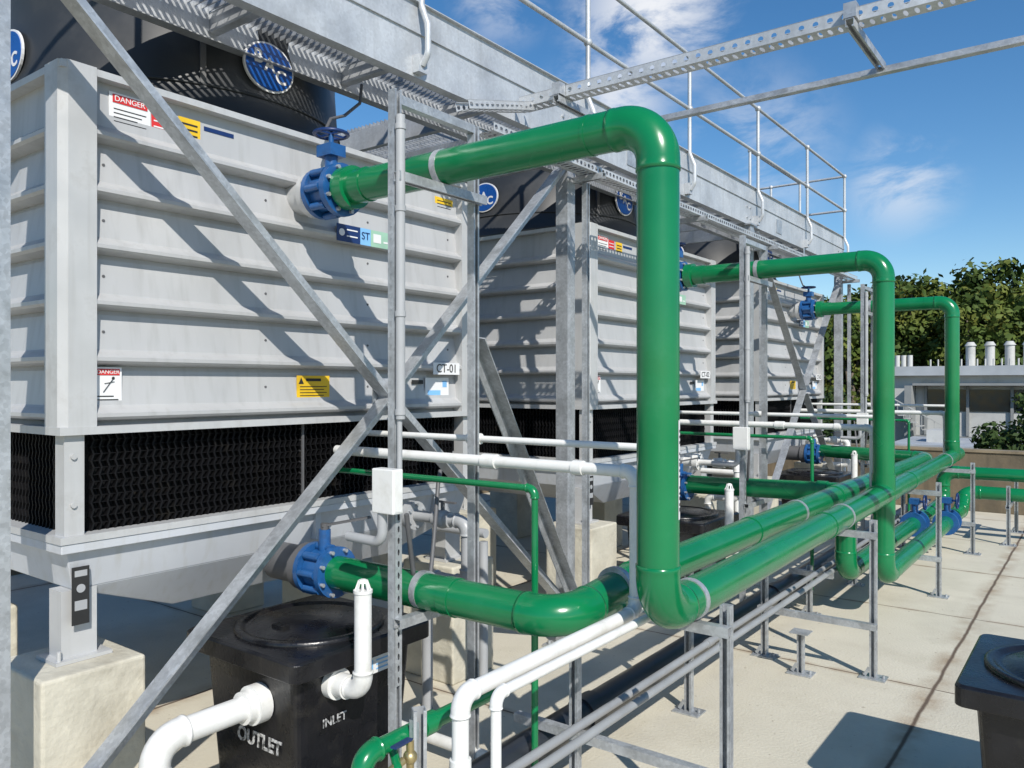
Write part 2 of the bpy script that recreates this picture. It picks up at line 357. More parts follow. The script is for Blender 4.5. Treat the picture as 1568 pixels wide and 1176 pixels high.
    label(T,'data_label',f+.037,Y(3.68),Y(3.90),-.088,.04,M_white); label(T,'data_label_block',f+.0405,Y(3.70),Y(3.82),-.07,-.04,M_lblue,.001); label(T,'data_label_block',f+.0405,Y(3.84),Y(3.88),-.02,.02,M_lblue,.001)
    label(T,'small_tag',f+.037,Y(3.56),Y(3.66),.0,.025,M_ink)
    mb=MB()
    per=(ZT-.04-ZB-.03)/6
    for c in range(6):
        zz=ZB+.03+c*per+.135
        for a in (1.68,2.5,3.2,3.9):
            if c==5 and a<2: continue
            mb.cyl((f+.025,Y(a),zz),(f+.034,Y(a),zz),.007,6)
    mb.obj('screws',M_cable,T)
    return T
TY=[1.54,5.62,9.70]
for y in TY: tower(y)

# ---------------------------------------------------------------- green pipework
R=0.08
def flange(mb,c,ax,r,t):
    ax=V(ax); mb.cyl(V(c)-ax*t/2,V(c)+ax*t/2,r,24)
def bolts(mb,c,ax,r,n,br,l):
    ax=V(ax); u=ax.cross(V((0,0,1))).normalized(); w=ax.cross(u)
    for k in range(n):
        a=2*math.pi*(k+.5)/n; p=V(c)+(u*math.cos(a)+w*math.sin(a))*r; mb.cyl(p-ax*l/2,p+ax*l/2,br,6)
RX=[-1.36,-1.43,-1.52]
ZU=.99; ZF=-.87; XE=-1.70
def riser(i):
    dy=4.08*i; y=2.73+dy; x=RX[i]
    P=E('green_condenser_water_riser')
    bot=[(x,y,ZF),(x,y+.45,ZF)] if i!=1 else [(x,y,-1.52),(x,y+.45,-1.52)]
    mb=MB(); mb.pipe([(-3.08,y,ZU),(x,y,ZU)]+bot,R,0.15,36,0.035,14)
    mb.cyl((x-.30,y,ZU),(x-.285,y,ZU),R*1.03,28); mb.cyl((-3.1,y,ZU),(-3.03,y,ZU),.108,24); mb.cyl((-3.03,y,ZU),(-2.93,y,ZU),R*1.07,24)
    if i==1: mb.cyl((x,y,ZF-.16),(x,y,ZF+.16),R*1.08,24)
    mb.obj('pipe',M_green,P)
    mb=MB(); mb.cyl((FX-.02,y,ZU),(-3.33,y,ZU),.095,24); mb.cyl((-3.36,y,ZU),(-3.31,y,ZU),.118,24); mb.obj('tower_stub',M_trim,P)
    mb=MB(); flange(mb,(-3.285,y,ZU),(1,0,0),.13,.03); mb.cyl((-3.27,y,ZU),(-3.16,y,ZU),.10,20); flange(mb,(-3.135,y,ZU),(1,0,0),.135,.035)
    for k in range(8):
        a=2*math.pi*k/8; mb.cyl((-3.26,y+.12*math.cos(a),ZU+.12*math.sin(a)),(-3.16,y+.12*math.cos(a),ZU+.12*math.sin(a)),.020,8)
    mb.cyl((-3.215,y,ZU+.09),(-3.215,y,ZU+.2),.035,12); mb.box(-3.27,-3.16,y-.05,y+.05,ZU+.18,ZU+.24); mb.cyl((-3.215,y,ZU+.24),(-3.215,y,ZU+.30),.014,8)
    mb.obj('butterfly_valve_body',M_blue,P)
    mb=MB(); mb.torus((-3.215,y,ZU+.30),(0,0,1),.085,.010,20,8)
    mb.obox((-3.30,y,ZU+.30),(-3.13,y,ZU+.30),.016,.01); mb.obox((-3.215,y-.085,ZU+.30),(-3.215,y+.085,ZU+.30),.016,.01)
    mb.obj('handwheel',M_wheel,P)
    mb=MB(); bolts(mb,(-3.115,y,ZU),(1,0,0),.115,8,.011,.03); bolts(mb,(-3.30,y,ZU),(1,0,0),.115,8,.011,.03)
    mb.obj('bolts',M_galv,P)
    mb=MB(); seg=8; rr=R+.0012; vs=[];zc=-.32 if i==0 else -.4; L=.37 if i==0 else .3
    A0,A1=4,44
    for k in range(seg+1):
        a=math.radians(A0+(A1-A0)*k/seg)
        for z in (zc-L/2,zc+L/2): vs.append((x+rr*math.cos(a),y+rr*math.sin(a),z))
    mb.add(vs,[(2*k,2*k+2,2*k+3,2*k+1) for k in range(seg)],True); mb.obj('pipe_label',M_white,P)
    mb=MB(); rr=R+.002
    zz=zc-L/2+.03; k=0
    while zz<zc+L/2-.03:
        h=random.choice((.010,.014,.008)); 
        if k%6!=5:
            vs=[]
            for a in (9,20,36): 
                a=math.radians(a)
                for z in (zz,zz+h): vs.append((x+rr*math.cos(a),y+rr*math.sin(a),z))
            mb.add(vs,[(0,2,3,1),(2,4,5,3)])
        zz+=.021; k+=1
    mb.obj('pipe_label_print',M_ink,P)
for i in range(3): riser(i)

Hd=E('green_header_pipe')
mb=MB(); mb.pipe([(RX[0],3.12,ZF),(-1.50,10.62,ZF)],R,seg=28)
for yy in (5.1,7.9): 
    xx=RX[0]+(-1.50-RX[0])*(yy-3.12)/7.5; mb.cyl((xx,yy-.05,ZF),(xx,yy+.05,ZF),R*1.06,24)
mb.pipe([(-1.50,10.45,ZF),(-1.52,10.89,ZF)],R,seg=28); mb.cyl((-1.43,6.55,ZF),(-1.43,7.07,ZF),R*1.08,24)
mb.obj('pipe',M_green,Hd)
Hd2=E('green_header_pipe')
mb=MB(); mb.pipe([(-3.02,2.6,ZF-.05),(XE,2.6,ZF-.05),(XE,3.2,ZF),(XE,10.3,ZF),(-3.0,10.75,ZF)],R,0.15,32,0.035,12)
mb.cyl((XE,6.4,ZF),(XE,6.95,ZF),R*1.08,24); mb.pipe([(-3.02,6.68,ZF-.03),(XE,6.68,ZF)],R,seg=24); mb.cyl((XE-.2,6.68,ZF),(XE-.12,6.68,ZF),R*1.08)
mb.cyl((XE,4.6,ZF),(XE,4.7,ZF),R*1.06,24); mb.cyl((-2.3,2.6,ZF-.05),(-2.24,2.6,ZF-.05),R*1.06,24)
mb.obj('pipe',M_green,Hd2)
for i in range(3):
    y=[2.6,6.68,10.75][i]; z=ZF-.05
    P=E('blue_butterfly_valve')
    mb=MB(); flange(mb,(-3.03,y,z),(1,0,0),.125,.03); mb.cyl((-3.16,y,z),(-3.05,y,z),.10,20); flange(mb,(-3.18,y,z),(1,0,0),.13,.03)
    for k in range(8):
        a=2*math.pi*k/8; mb.cyl((-3.16,y+.112*math.cos(a),z+.112*math.sin(a)),(-3.05,y+.112*math.cos(a),z+.112*math.sin(a)),.02,8)
    mb.cyl((-3.11,y,z+.09),(-3.11,y,z+.2),.03,12); mb.obj('body',M_blue,P)
    mb=MB(); bolts(mb,(-3.01,y,z),(1,0,0),.11,8,.010,.03); mb.obj('bolts',M_galv,P)
    mb=MB(); mb.cyl((-3.11,y,z+.2),(-3.11,y,z+.23),.02,8); mb.obox((-3.11,y-.02,z+.22),(-3.02,y+.22,z+.24),.022,.01); mb.obj('lever',M_cable,P)
    mb=MB(); mb.cyl((-3.48,y,z),(-3.19,y,z),.095,24); mb.cyl((-3.26,y,z),(-3.2,y,z),.118,20); mb.obj('stub',M_cable,P)
for nm,pts,vy in (('a',[(-1.43,7.2,-1.52),(-1.43,10.9,-1.52),(-1.43,11.25,-1.33),(3.5,11.25,-1.33)],9.9),
               ('b',[(XE,6.75,ZF-.06),(XE,6.75,-1.52),(XE,11.45,-1.52),(XE,11.45,-1.12),(3.5,11.75,-1.12)],9.6)):
    P=E('green_low_level_pipe')
    mb=MB(); mb.pipe(pts,R,0.14,24,0.035,8); mb.obj('pipe',M_green,P)
    x=pts[0][0]; mb=MB()
    for o in (-.1,0.1): flange(mb,(x,vy+o,-1.52),(0,1,0),.13,.04)
    mb.cyl((x,vy-.09,-1.52),(x,vy+.09,-1.52),.1,20); mb.cyl((x,vy,-1.42),(x,vy,-1.3),.035,12); mb.box(x-.05,x+.05,vy-.05,vy+.05,-1.31,-1.25)
    mb.obj('valve_body',M_blue,P)
    mb=MB(); mb.torus((x+.1,vy,-1.28),(1,0,0),.08,.011); mb.cyl((x+.04,vy,-1.28),(x+.1,vy,-1.28),.012,8); mb.obj('valve_handwheel',M_wheel,P)

# ---------------------------------------------------------------- pipe frames at each tower
def clamp(mb,c,ax,r):
    ax=V(ax); mb.cyl(V(c)-ax*.016,V(c)+ax*.016,r*1.05,28)
for i in range(3):
    dy=4.08*i; F=E('pipe_support_frame')
    mb=MB(); xa=-2.47; ya=2.45+dy; yb=2.98+dy; zt=1.27 if i==0 else 1.25
    mb.strut((xa,ya,-1.9),(xa,ya,zt),V((1,-.0,0))); mb.strut((xa,yb,-1.9),(xa,yb,zt-.02),V((1,0,0)))
    mb.box(xa-.02,xa+.021,ya+.021,yb-.021,zt-.06,zt-.02)
    mb.strut((xa+.042,ya-.03,ZU-R-.023),(xa+.042,yb+.03,ZU-R-.023),V((0,0,-1)))
    mb.strut((xa+.042,ya-.03,ZF-.05-R-.023),(xa+.042,yb+.03,ZF-.05-R-.023),V((0,0,-1)))
    mb.perf((xa+.0225,ya-.02,-1.3),(0,0,1),(0,1,0),1.0,.04,.05,.028,.013)
    mb.perf((xa-.02,ya-.0225,-1.3),(0,0,1),(1,0,0),2.4,.04,.05,.028,.013)
    for yy in (ya,yb): mb.box(xa-.07,xa+.07,yy-.07,yy+.07,-1.9,-1.892)
    clamp(mb,(xa+.03,2.73+dy,ZU),(1,0,0),R); clamp(mb,(xa+.03,2.6+dy+(.08 if i==1 else 0),ZF-.045),(1,0,0),R)
    mb.obj('strut_posts',M_galv,F)
    mb=MB(); mb.pipe([(xa+.045,ya-.012,-.15),(xa+.045,ya-.012,1.15)],.021,seg=12)
    for z in (-.12,.3,.75,1.1): mb.cyl((xa+.045,ya-.012,z-.012),(xa+.045,ya-.012,z+.012),.025,12)
    mb.pipe([(xa+.04,ya-.012,-.37),(xa+.04,ya-.012,-.15)],.012,seg=10)
    mb.obj('conduit',M_gpvc,F)
    mb=MB(); mb.box(xa-.055,xa+.075,ya-.085,ya-.025,-.55,-.36); mb.obj('junction_box',M_pvc,F,bevel=.006)
    mb=MB(); mb.box(xa+.0755,xa+.0775,ya-.075,ya-.035,-.54,-.37); mb.obj('junction_box_cover',M_pvc,F)
    mb=MB(); mb.pipe([(xa-.02,ya-.055,-.55),(xa-.02,ya-.055,-.68),(xa-.25,ya-.04,-.68)],.022,.05,12); mb.obj('drop_elbow',M_gpvc,F)
    mb=MB(); pts=[]
    for k in range(15):
        t=k/14; pts.append((xa+.05-.75*t*.4,ya+.02+.55*t,-.56-.55*math.sin(math.pi*min(1,t*1.05))+.12*t))
    mb.sweep(pts,.011,8); mb.obj('flexible_hose',M_cable,F)

# ---------------------------------------------------------------- small white / green service lines
for i in range(3):
    dy=4.08*i; P=E('white_pvc_service_pipes'); xw=[-1.55,-1.55,-1.62][i]
    mb=MB()
    pts=[(-3.38,2.91+dy,-.36),(xw,2.91+dy,-.36),(xw,2.91+dy,-.93)]
    if i==0: pts+=[(xw,1.81,-.93),(xw,1.81,-1.9)]
    else: pts+=[(xw,2.5+dy,-.95)]
    mb.pipe(pts,.026,.05,16,.16)
    mb.cyl((-2.35,2.91+dy,-.36),(-2.27,2.91+dy,-.36),.034,16); mb.cyl((-1.85,2.91+dy,-.36),(-1.80,2.91+dy,-.36),.032,16)
    if i==0: mb.cyl((xw,1.81,-1.2),(xw,1.81,-1.12),.033,16)
    pts=[(-3.38,3.1+dy,-.275),(xw+.08,3.1+dy,-.275),(xw+.08,3.1+dy,-.93)]
    if i==0: pts+=[(xw+.08,1.88,-.93),(xw+.08,1.88,-1.9)]
    else: pts+=[(xw+.08,2.6+dy,-.95)]
    mb.pipe(pts,.0165,.035,12,.2); mb.cyl((-2.6,3.1+dy,-.275),(-2.52,3.1+dy,-.275),.028,12)
    mb.obj('pipes',M_pvc,P)
    P=E('green_makeup_water_line')
    mb=MB(); mb.pipe([(-3.36,2.86+dy,-.46),(-2.02,2.86+dy,-.46),(-2.02,2.86+dy,-1.75)],.0155,.035,12,.25); mb.obj('pipe',M_green,P)
    P=E('basin_drain_assembly')
    mb=MB(); yy=3.44+dy; mb.cyl((-3.46,yy,-.78),(-3.34,yy,-.78),.05,20); mb.cyl((-3.34,yy,-.78),(-3.29,yy,-.78),.085,20)
    mb.pipe([(-3.3,yy,-.78),(-2.9,yy,-.78),(-2.9,yy,-1.12),(-3.2,yy,-1.12),(-3.2,yy,-1.9)],.032,.06,14,.2)
    mb.cyl((-3.14,yy,-.78),(-3.02,yy,-.78),.045,14); mb.ball((-3.08,yy,-.78),.055)
    mb.pipe([(-3.02,yy+.3,-.95),(-3.02,yy+.3,-1.9)],.028,.06,14); mb.pipe([(-3.4,yy+.3,-.9),(-3.0,yy+.3,-.9)],.028,.06,14)
    mb.obj('pvc_pipework',M_gpvc if i==0 else M_pvc,P)
    mb=MB(); mb.cyl((-3.08,yy,-.74),(-3.08,yy,-.68),.012,8); mb.obox((-3.13,yy,-.68),(-2.98,yy,-.68),.02,.01); mb.obj('valve_lever',M_cable,P)
    mb=MB(); bolts(mb,(-3.285,yy,-.78),(1,0,0),.066,6,.009,.02); mb.obj('bolts',M_galv,P)

P=E('green_branch_pipe')
mb=MB(); mb.pipe([(-1.75,2.45,-1.09),(-1.75,1.60,-1.09),(-1.75,1.60,-1.9)],.0275,.05,18,.22); mb.cyl((-1.75,1.85,-1.09),(-1.75,1.91,-1.09),.036,16)
mb.pipe([(-1.75,1.72,-1.09),(-1.66,1.66,-1.13),(-1.66,1.66,-1.25)],.014,.03,10); mb.obj('pipe',M_green,P)
mb=MB(); mb.ball((-1.68,1.73,-1.12),.022); mb.cyl((-1.68,1.73,-1.16),(-1.68,1.73,-1.07),.012,10); mb.cyl((-1.68,1.70,-1.12),(-1.68,1.60,-1.14),.012,10); mb.obj('brass_tap',mat('brass',(0.45,0.36,0.18),.35,.8),P)
mb=MB(); mb.obox((-1.68,1.73,-1.065),(-1.66,1.64,-1.055),.02,.006); mb.obj('tap_lever',M_wheel,P)
P=E('strut_channel_post')
mb=MB(); mb.strut((-1.70,1.79,-1.9),(-1.70,1.79,-1.0),V((.8,-.6,0))); mb.perf((-1.7206,1.7685,-1.9),(0,0,1),(1,0,0),.87,.041,.05,.028,.014); mb.box(-1.76,-1.64,1.73,1.85,-1.9,-1.892); mb.obj('strut',M_galv,P)

# ---------------------------------------------------------------- pipe stands
def leg(mb,x,y,z1,up=(0,-1,0)):
    mb.strut((x,y,-1.9),(x,y,z1),V(up)); mb.box(x-.08,x+.08,y-.06,y+.06,-1.899,-1.891)
    mb.perf((x+.0212,y-.0195,-1.86),(0,0,1),(0,1,0),z1+1.84,.039,.05,.03,.013)
    for a,b in ((-.06,0),(.06,0)): mb.cyl((x+a,y+b,-1.89),(x+a,y+b,-1.872),.01,6)
    mb.obox((x-.05,y-.024,-1.885),(x-.02,y-.024,-1.83),.004,.02)
for k,y in enumerate((3.05,5.52,7.98,10.2,12.4)):
    S=E('pipe_stand'); mb=MB(); xl,xr=-1.93,-1.22
    if k==4:
        leg(mb,-.95,11.0,-1.2); leg(mb,-.95,12.0,-1.2); mb.strut((-.95,10.9,-1.44),(-.95,12.1,-1.44),V((0,0,1)))
    else:
        leg(mb,xl,y,-.99); leg(mb,xr,y,-.88)
        mb.strut((xl-.03,y-.042,ZF-R-.024),(xr+.03,y-.042,ZF-R-.024),V((0,0,-1)))
        mb.strut((xl-.3 if k==0 else xl-.03,y-.042,-1.56),(xr+.03,y-.042,-1.56),V((0,0,-1)))
        xf=RX[0]+(-.14)*(y-3.12)/7.5
        clamp(mb,(xf,y-.042,ZF),(0,1,0),R); clamp(mb,(XE,y-.042,ZF),(0,1,0),R)
    mb.obj('strut_frame',M_galv,S)
for x,y,z in ((-1.95,4.31,-.98),(-1.98,6.73,-1.5),(-1.62,5.32,-1.63)):
    S=E('pipe_stand'); mb=MB(); leg(mb,x,y,z); mb.strut((x-.15,y-.042,z-.05),(x+.2,y-.042,z-.05),V((0,0,-1))) if z>-1.6 else mb.box(x-.06,x+.06,y-.06,y+.06,z,z+.006); mb.obj('strut_frame',M_galv,S)

P=E('grey_conduit_run'); mb=MB()
for x,r in ((-1.88,.020),(-1.80,.020)):
    mb.pipe([(x,1.9,-1.517),(x,11.6,-1.517)],r,seg=12)
    for y in (2.3,4.4,6.9): mb.cyl((x,y,-1.517),(x,y+.07,-1.517),r*1.2,12)
    mb.pipe([(x,1.9,-1.517),(x,1.8,-1.517),(x,1.8,-1.9)],r,.04,12)
mb.obj('conduits',M_cond,P)
P=E('black_drain_pipe'); mb=MB(); mb.pipe([(-2.12,.3,-1.66),(-2.12,11.8,-1.66)],.075,seg=20)
for y in (3.4,6.2,9): mb.cyl((-2.12,y,-1.66),(-2.12,y+.12,-1.66),.086,20)
mb.obj('pipe',M_bpvc,P)
P=E('white_drain_pipe'); mb=MB(); mb.pipe([(-1.98,.3,-1.80),(-1.98,3.0,-1.80),(-3.1,3.0,-1.80)],.03,.06,14,.15); mb.obj('pipe',M_pvc,P)

# ---------------------------------------------------------------- black sump tanks
def rrect(cx,cy,hx,hy,r,n=5):
    out=[]
    for sx,sy,a0 in ((1,1,0),(-1,1,90),(-1,-1,180),(1,-1,270)):
        for k in range(n+1):
            a=math.radians(a0+90*k/n); out.append((cx+sx*(hx-r)+r*math.cos(a),cy+sy*(hy-r)+r*math.sin(a)))
    return out
def loft(mb,rings,sm=True):
    n=len(rings[0]); vs=[p for r in rings for p in r]
    mb.add(vs,[(i*n+k,i*n+(k+1)%n,(i+1)*n+(k+1)%n,(i+1)*n+k) for i in range(len(rings)-1) for k in range(n)],sm)
    mb.add(rings[-1],[tuple(range(n))]); mb.add(rings[0],[tuple(range(n-1,-1,-1))])
def tank(cx,cy,fittings=True,h=.75,s=1.0):
    T=E('black_sump_tank'); zt=-1.9+h
    def ring(hx,hy,r,z): return [(a,b,z) for a,b in rrect(cx,cy,hx*s,hy*s,r)]
    mb=MB(); loft(mb,[ring(.305,.305,.05,-1.9),ring(.345,.345,.05,zt-.10)],False)
    mb.obj('body',M_tank,T)
    mb=MB(); loft(mb,[ring(.36,.36,.04,zt-.1),ring(.412,.412,.04,zt-.085),ring(.412,.412,.04,zt-.01),ring(.40,.40,.035,zt)],False)
    mb.obj('rim',M_tank,T,bevel=.004)
    mb=MB()
    def circ(r,z): return [(cx+r*s*math.cos(2*math.pi*k/48),cy+r*s*math.sin(2*math.pi*k/48),z) for k in range(48)]
    loft(mb,[circ(.35,zt-.002),circ(.35,zt+.014),circ(.34,zt+.020),circ(.315,zt+.020),circ(.305,zt+.008),circ(.28,zt+.008),circ(.26,zt+.02),circ(.05,zt+.028)])
    mb.box(cx-.03,cx+.05,cy-.2,cy-.16,zt+.02,zt+.04)
    mb.obj('round_lid',M_tank,T)
    if fittings:
        mb=MB(); x=cx+.09; z=zt-.245
        mb.cyl((x,cy-.32,z),(x,cy-.44,z),.07,24); mb.cyl((x,cy-.34,z),(x,cy-.40,z),.085,24)
        mb.pipe([(x,cy-.4,z),(x,cy-.83,z),(x,cy-.83,-1.9)],.052,.10,20,.14); 
        mb.obj('outlet_pipe',M_pvc,T)
        mb=MB(); yv=cy-.15; zz=zt-.16
        mb.cyl((cx+.33,yv,zz),(cx+.38,yv,zz),.068,24); mb.cyl((cx+.37,yv,zz),(cx+.44,yv,zz),.052,20)
        mb.pipe([(cx+.40,yv,zz),(cx+.53,yv,zz),(cx+.53,yv,zt+.27)],.037,.07,18,.13)
        for k in range(8):
            a=2*math.pi*k/8; mb.obox((cx+.53+.034*math.cos(a),yv+.034*math.sin(a),zt+.27),(cx+.53+.018*math.cos(a),yv+.018*math.sin(a),zt+.315),.009,.006)
        mb.cyl((cx+.53,yv,zt+.305),(cx+.53,yv,zt+.32),.022,12,.012); mb.cyl((cx+.53,yv,zt+.262),(cx+.53,yv,zt+.275),.041,18)
        mb.obj('vent_pipe',M_pvc,T)
        o=text(T,'outlet_lettering','OUTLET',(cx+.06,cy-.333,zt-.43),.085,'-Y',M_paint,.001,.003); o.rotation_euler=(math.radians(86.5),0,0)
        o=text(T,'inlet_lettering','INLET',(cx+.338,cy-.14,zt-.33),.052,'+X',M_paint,.001,.001)
        mb=MB(); mb.box(cx+.342,cx+.347,cy+.02,cy+.20,zt-.19,zt-.11); mb.obj('tank_label',M_white,T)
        mb=MB(); mb.box(cx+.347,cx+.3485,cy+.035,cy+.08,zt-.175,zt-.125)
        for k in range(3): mb.box(cx+.347,cx+.3485,cy+.10,cy+.18,zt-.135-k*.02,zt-.128-k*.02)
        mb.obj('tank_label_print',M_lblue,T)
    return T
for i in range(3): tank(-3.07,2.48+4.08*i)
tank(-.08,3.96,False,.72)

# ---------------------------------------------------------------- elevated walkway
W=E('elevated_access_walkway')
XB=-3.15; YA,YB=.3,12.4; CYS=[1.14,4.86,8.50,12.15]
mb=MB()
mb.box(XB-.006,XB+.0,YA,YB,1.75,1.99); mb.box(XB-.07,XB+.0,YA,YB,1.742,1.75); mb.box(XB-.07,XB-.0061,YA,YB,1.982,1.99)
mb.box(XB+.001,XB+.007,YA,YB,2.0,2.16); mb.box(XB-.01,XB+.03,YA,YB,2.16,2.166); mb.box(XB-.02,XB+.012,YA,YB,1.9905,2.0)
mb.box(-3.80,-3.79,YA,YB,1.79,1.985); mb.box(-3.79,-3.73,YA,YB,1.79,1.797)
y=YA+.3
while y<YB: mb.box(-3.788,XB-.008,y,y+.05,1.85,1.955); y+=.9
mb.box(-4.4,XB-.0071,YB-.006,YB,1.75,2.16)
for a,b in ((4.2,5.48),(8.28,9.56)):
    mb.box(-6.1,-3.801,a,a+.05,1.8,1.95); mb.box(-6.1,-3.801,b-.05,b,1.8,1.95); mb.box(-6.1,-3.801,(a+b)/2,(a+b)/2+.05,1.84,1.95)
mb.obj('deck_beams',M_galv2,W)
mb=MB()
for c in CYS:
    for dy in (-.05,.05):
        for z in (1.81,1.93): mb.cyl((XB,c+dy,z),(XB+.014,c+dy,z),.012,6)
    mb.box(XB+.0005,XB+.006,c+.9,c+1.1,1.79,1.95)
mb.obj('bolts_and_splices',M_galv,W)
mb=MB(); y=YA
while y<YB: mb.box(-3.785,XB-.01,y,y+.005,1.957,1.985); y+=.041
for x in [XB-.06-.1*k for k in range(8)]: 
    if x>-3.78: mb.box(x-.003,x+.003,YA,YB,1.9853,1.991)
for a,b in ((4.2,5.48),(8.28,9.56)):
    x=-3.81
    while x>-6.1: mb.box(x-.005,x,a,b,1.957,1.985); x-=.041
    y=a+.05
    while y<b: mb.box(-6.1,-3.81,y-.003,y+.003,1.9853,1.991); y+=.1
mb.obj('floor_grating',M_galv,W)
mb=MB()
for k,c in enumerate(CYS):
    w=.05
    pts=[(-w,-w),(w,-w),(w,-w+.008),(-w+.008,-w+.008),(-w+.008,w-.008),(w,w-.008),(w,w),(-w,w)]
    mb.prof((XB-.01,c,-1.88),(XB-.01,c,1.742),pts,V((0,1,0)) if k else V((1,0,0)))
    mb.box(XB-.13,XB+.11,c-.12,c+.12,-1.899,-1.88)
    for a in (-.09,.07):
        for b in (-.09,.09): mb.cyl((XB+a,c+b,-1.88),(XB+a,c+b,-1.855),.014,6)
    mb.box(XB-.1,XB+.06,c-.09,c+.09,1.725,1.741)
    if k: mb.strut((XB+.12,c+.07,-1.9),(XB+.12,c+.07,1.45),V((1,0,0)))
mb.obj('columns',M_galv,W)
mb=MB()
for cy,a,b in ((3.05,1.16,4.84),(10.3,8.55,12.1)):
    n=V((XB+.02,cy,-.07))
    for yy,zz in ((a,1.68),(a,-1.78),(b,1.62),(b,-1.62)):
        e=V((XB+.02,yy,zz)); d=(e-n).normalized()
        mb.angle(n+d*.03,e,.085,V((1,0,0)) , .008, 1 if zz>0 else -1)
    mb.box(XB+.006,XB+.014,cy-.10,cy+.10,-.17,.03)
    for dy in (-.05,.05): mb.cyl((XB+.014,cy+dy,-.07),(XB+.04,cy+dy,-.07),.012,6)
mb.angle((-2.50,2.99,.21),(-3.11,4.82,-1.5),.07,V((1,0,0)),.007,1)
mb.obj('cross_bracing',M_galv,W)
mb=MB(); ZH,ZM=3.05,2.55; xs=XB+.035
ys=[1.50+1.8*k for k in range(7)]
for y in ys:
    mb.pipe([(xs+.01,y,1.80),(xs+.05,y,1.86),(xs+.05,y,2.02),(xs,y,2.14),(xs,y,ZH)],.0185,.06,12,0,4)
    mb.ball((xs,y,ZM),.034); mb.ball((xs,y,ZH),.034)
    mb.box(xs-.034,xs+.012,y-.035,y+.035,1.76,1.86)
for z in (ZM,ZH): mb.pipe([(xs,YA,z),(xs,ys[-1],z)],.0175,seg=12)
for z in (ZM,ZH): mb.pipe([(xs,ys[-1],z),(-6.3,ys[-1],z)],.0175,seg=12)
for x in (-4.2,-5.2,-6.3):
    mb.pipe([(x,ys[-1],1.9),(x,ys[-1],ZH)],.0185,seg=12); mb.ball((x,ys[-1],ZM),.032); mb.ball((x,ys[-1],ZH),.032)
for y in (10.2,12.3): 
    mb.pipe([(-3.76,y,1.9),(-3.76,y,ZH-.0)],.0185,seg=12); mb.ball((-3.76,y,ZM),.03); mb.ball((-3.76,y,ZH),.03)
for z in (ZM,ZH): mb.pipe([(-3.76,10.2,z),(-3.76,12.3,z)],.0175,seg=12)
mb.obj('handrails',M_galv2,W)

# ---------------------------------------------------------------- cable trays
def tray(parent,a,b,w=.10,h=.05,side=None,pitch=.05):
    a=V(a);b=V(b);d=(b-a).normalized();L=(b-a).length
    s=d.cross(V((0,0,1))).normalized(); u=s.cross(d).normalized(); mb=MB()
    mb.perf(a-s*w/2,d,s,L,w,.05,.022,w*.62)
    mb.perf(a-s*w/2,d,u,L,h,pitch,.030,.030); mb.perf(a+s*w/2,d,u,L,h,pitch,.030,.030)
    mb.obox(a-s*(w/2-.006)+u*h,b-s*(w/2-.006)+u*h,.012,.003,u); mb.obox(a+s*(w/2-.006)+u*h,b+s*(w/2-.006)+u*h,.012,.003,u)
    mb.obj('perforated_tray',M_galv2,parent)
P=E('overhead_cable_tray')
tray(P,(-3.08,4.24,1.80),(1.6,4.24,1.80),.11,.070,pitch=.07); tray(P,(-3.02,4.24,1.78),(-3.02,3.55,1.60),.10,.05)
mb=MB()
for x in (-2.75,-1.02,.7):
    mb.strut((x,4.12,1.775),(x,4.82,1.775),V((0,0,-1))); mb.box(x-.03,x+.03,4.12,4.18,1.80,1.875)
mb.obj('cantilever_brackets',M_galv,P)
mb=MB(); mb.angle((-3.12,4.77,1.72),(1.6,4.77,1.72),.05,V((0,0,1)),.006,1); mb.obj('support_angle',M_galv,P)
P=E('row_cable_tray'); tray(P,(-2.98,3.7,1.50),(-2.98,12.2,1.50),.14,.05)
mb=MB()
for c in [4.9,6.7,8.57,10.4,12.1]: mb.strut((XB,c,1.476),(-2.86,c,1.476),V((0,0,-1))); mb.box(XB+.02,XB+.026,c-.02,c+.02,1.47,1.745)
mb.obj('tray_brackets',M_galv,P)
mb=MB()
for x in (-2.95,-2.99,-3.02): mb.sweep([(x+.008*math.sin(k*1.3+x*50),3.75+k*.3,1.515) for k in range(28)],.009,8)
mb.obj('power_cables',M_cable,P)
for i in range(3):
    P=E('fan_motor_cable')
    dy=4.08*i; mb=MB(); mb.sweep([(-3.50,3.2+dy,1.75),(-3.46,3.15+dy,1.62),(-3.42,3.0+dy,1.5),(-3.36,2.85+dy,1.43),(-3.30,2.76+dy,1.33),(-3.23,2.74+dy,1.28)],.009,8); mb.obj('cable',M_cable,P)

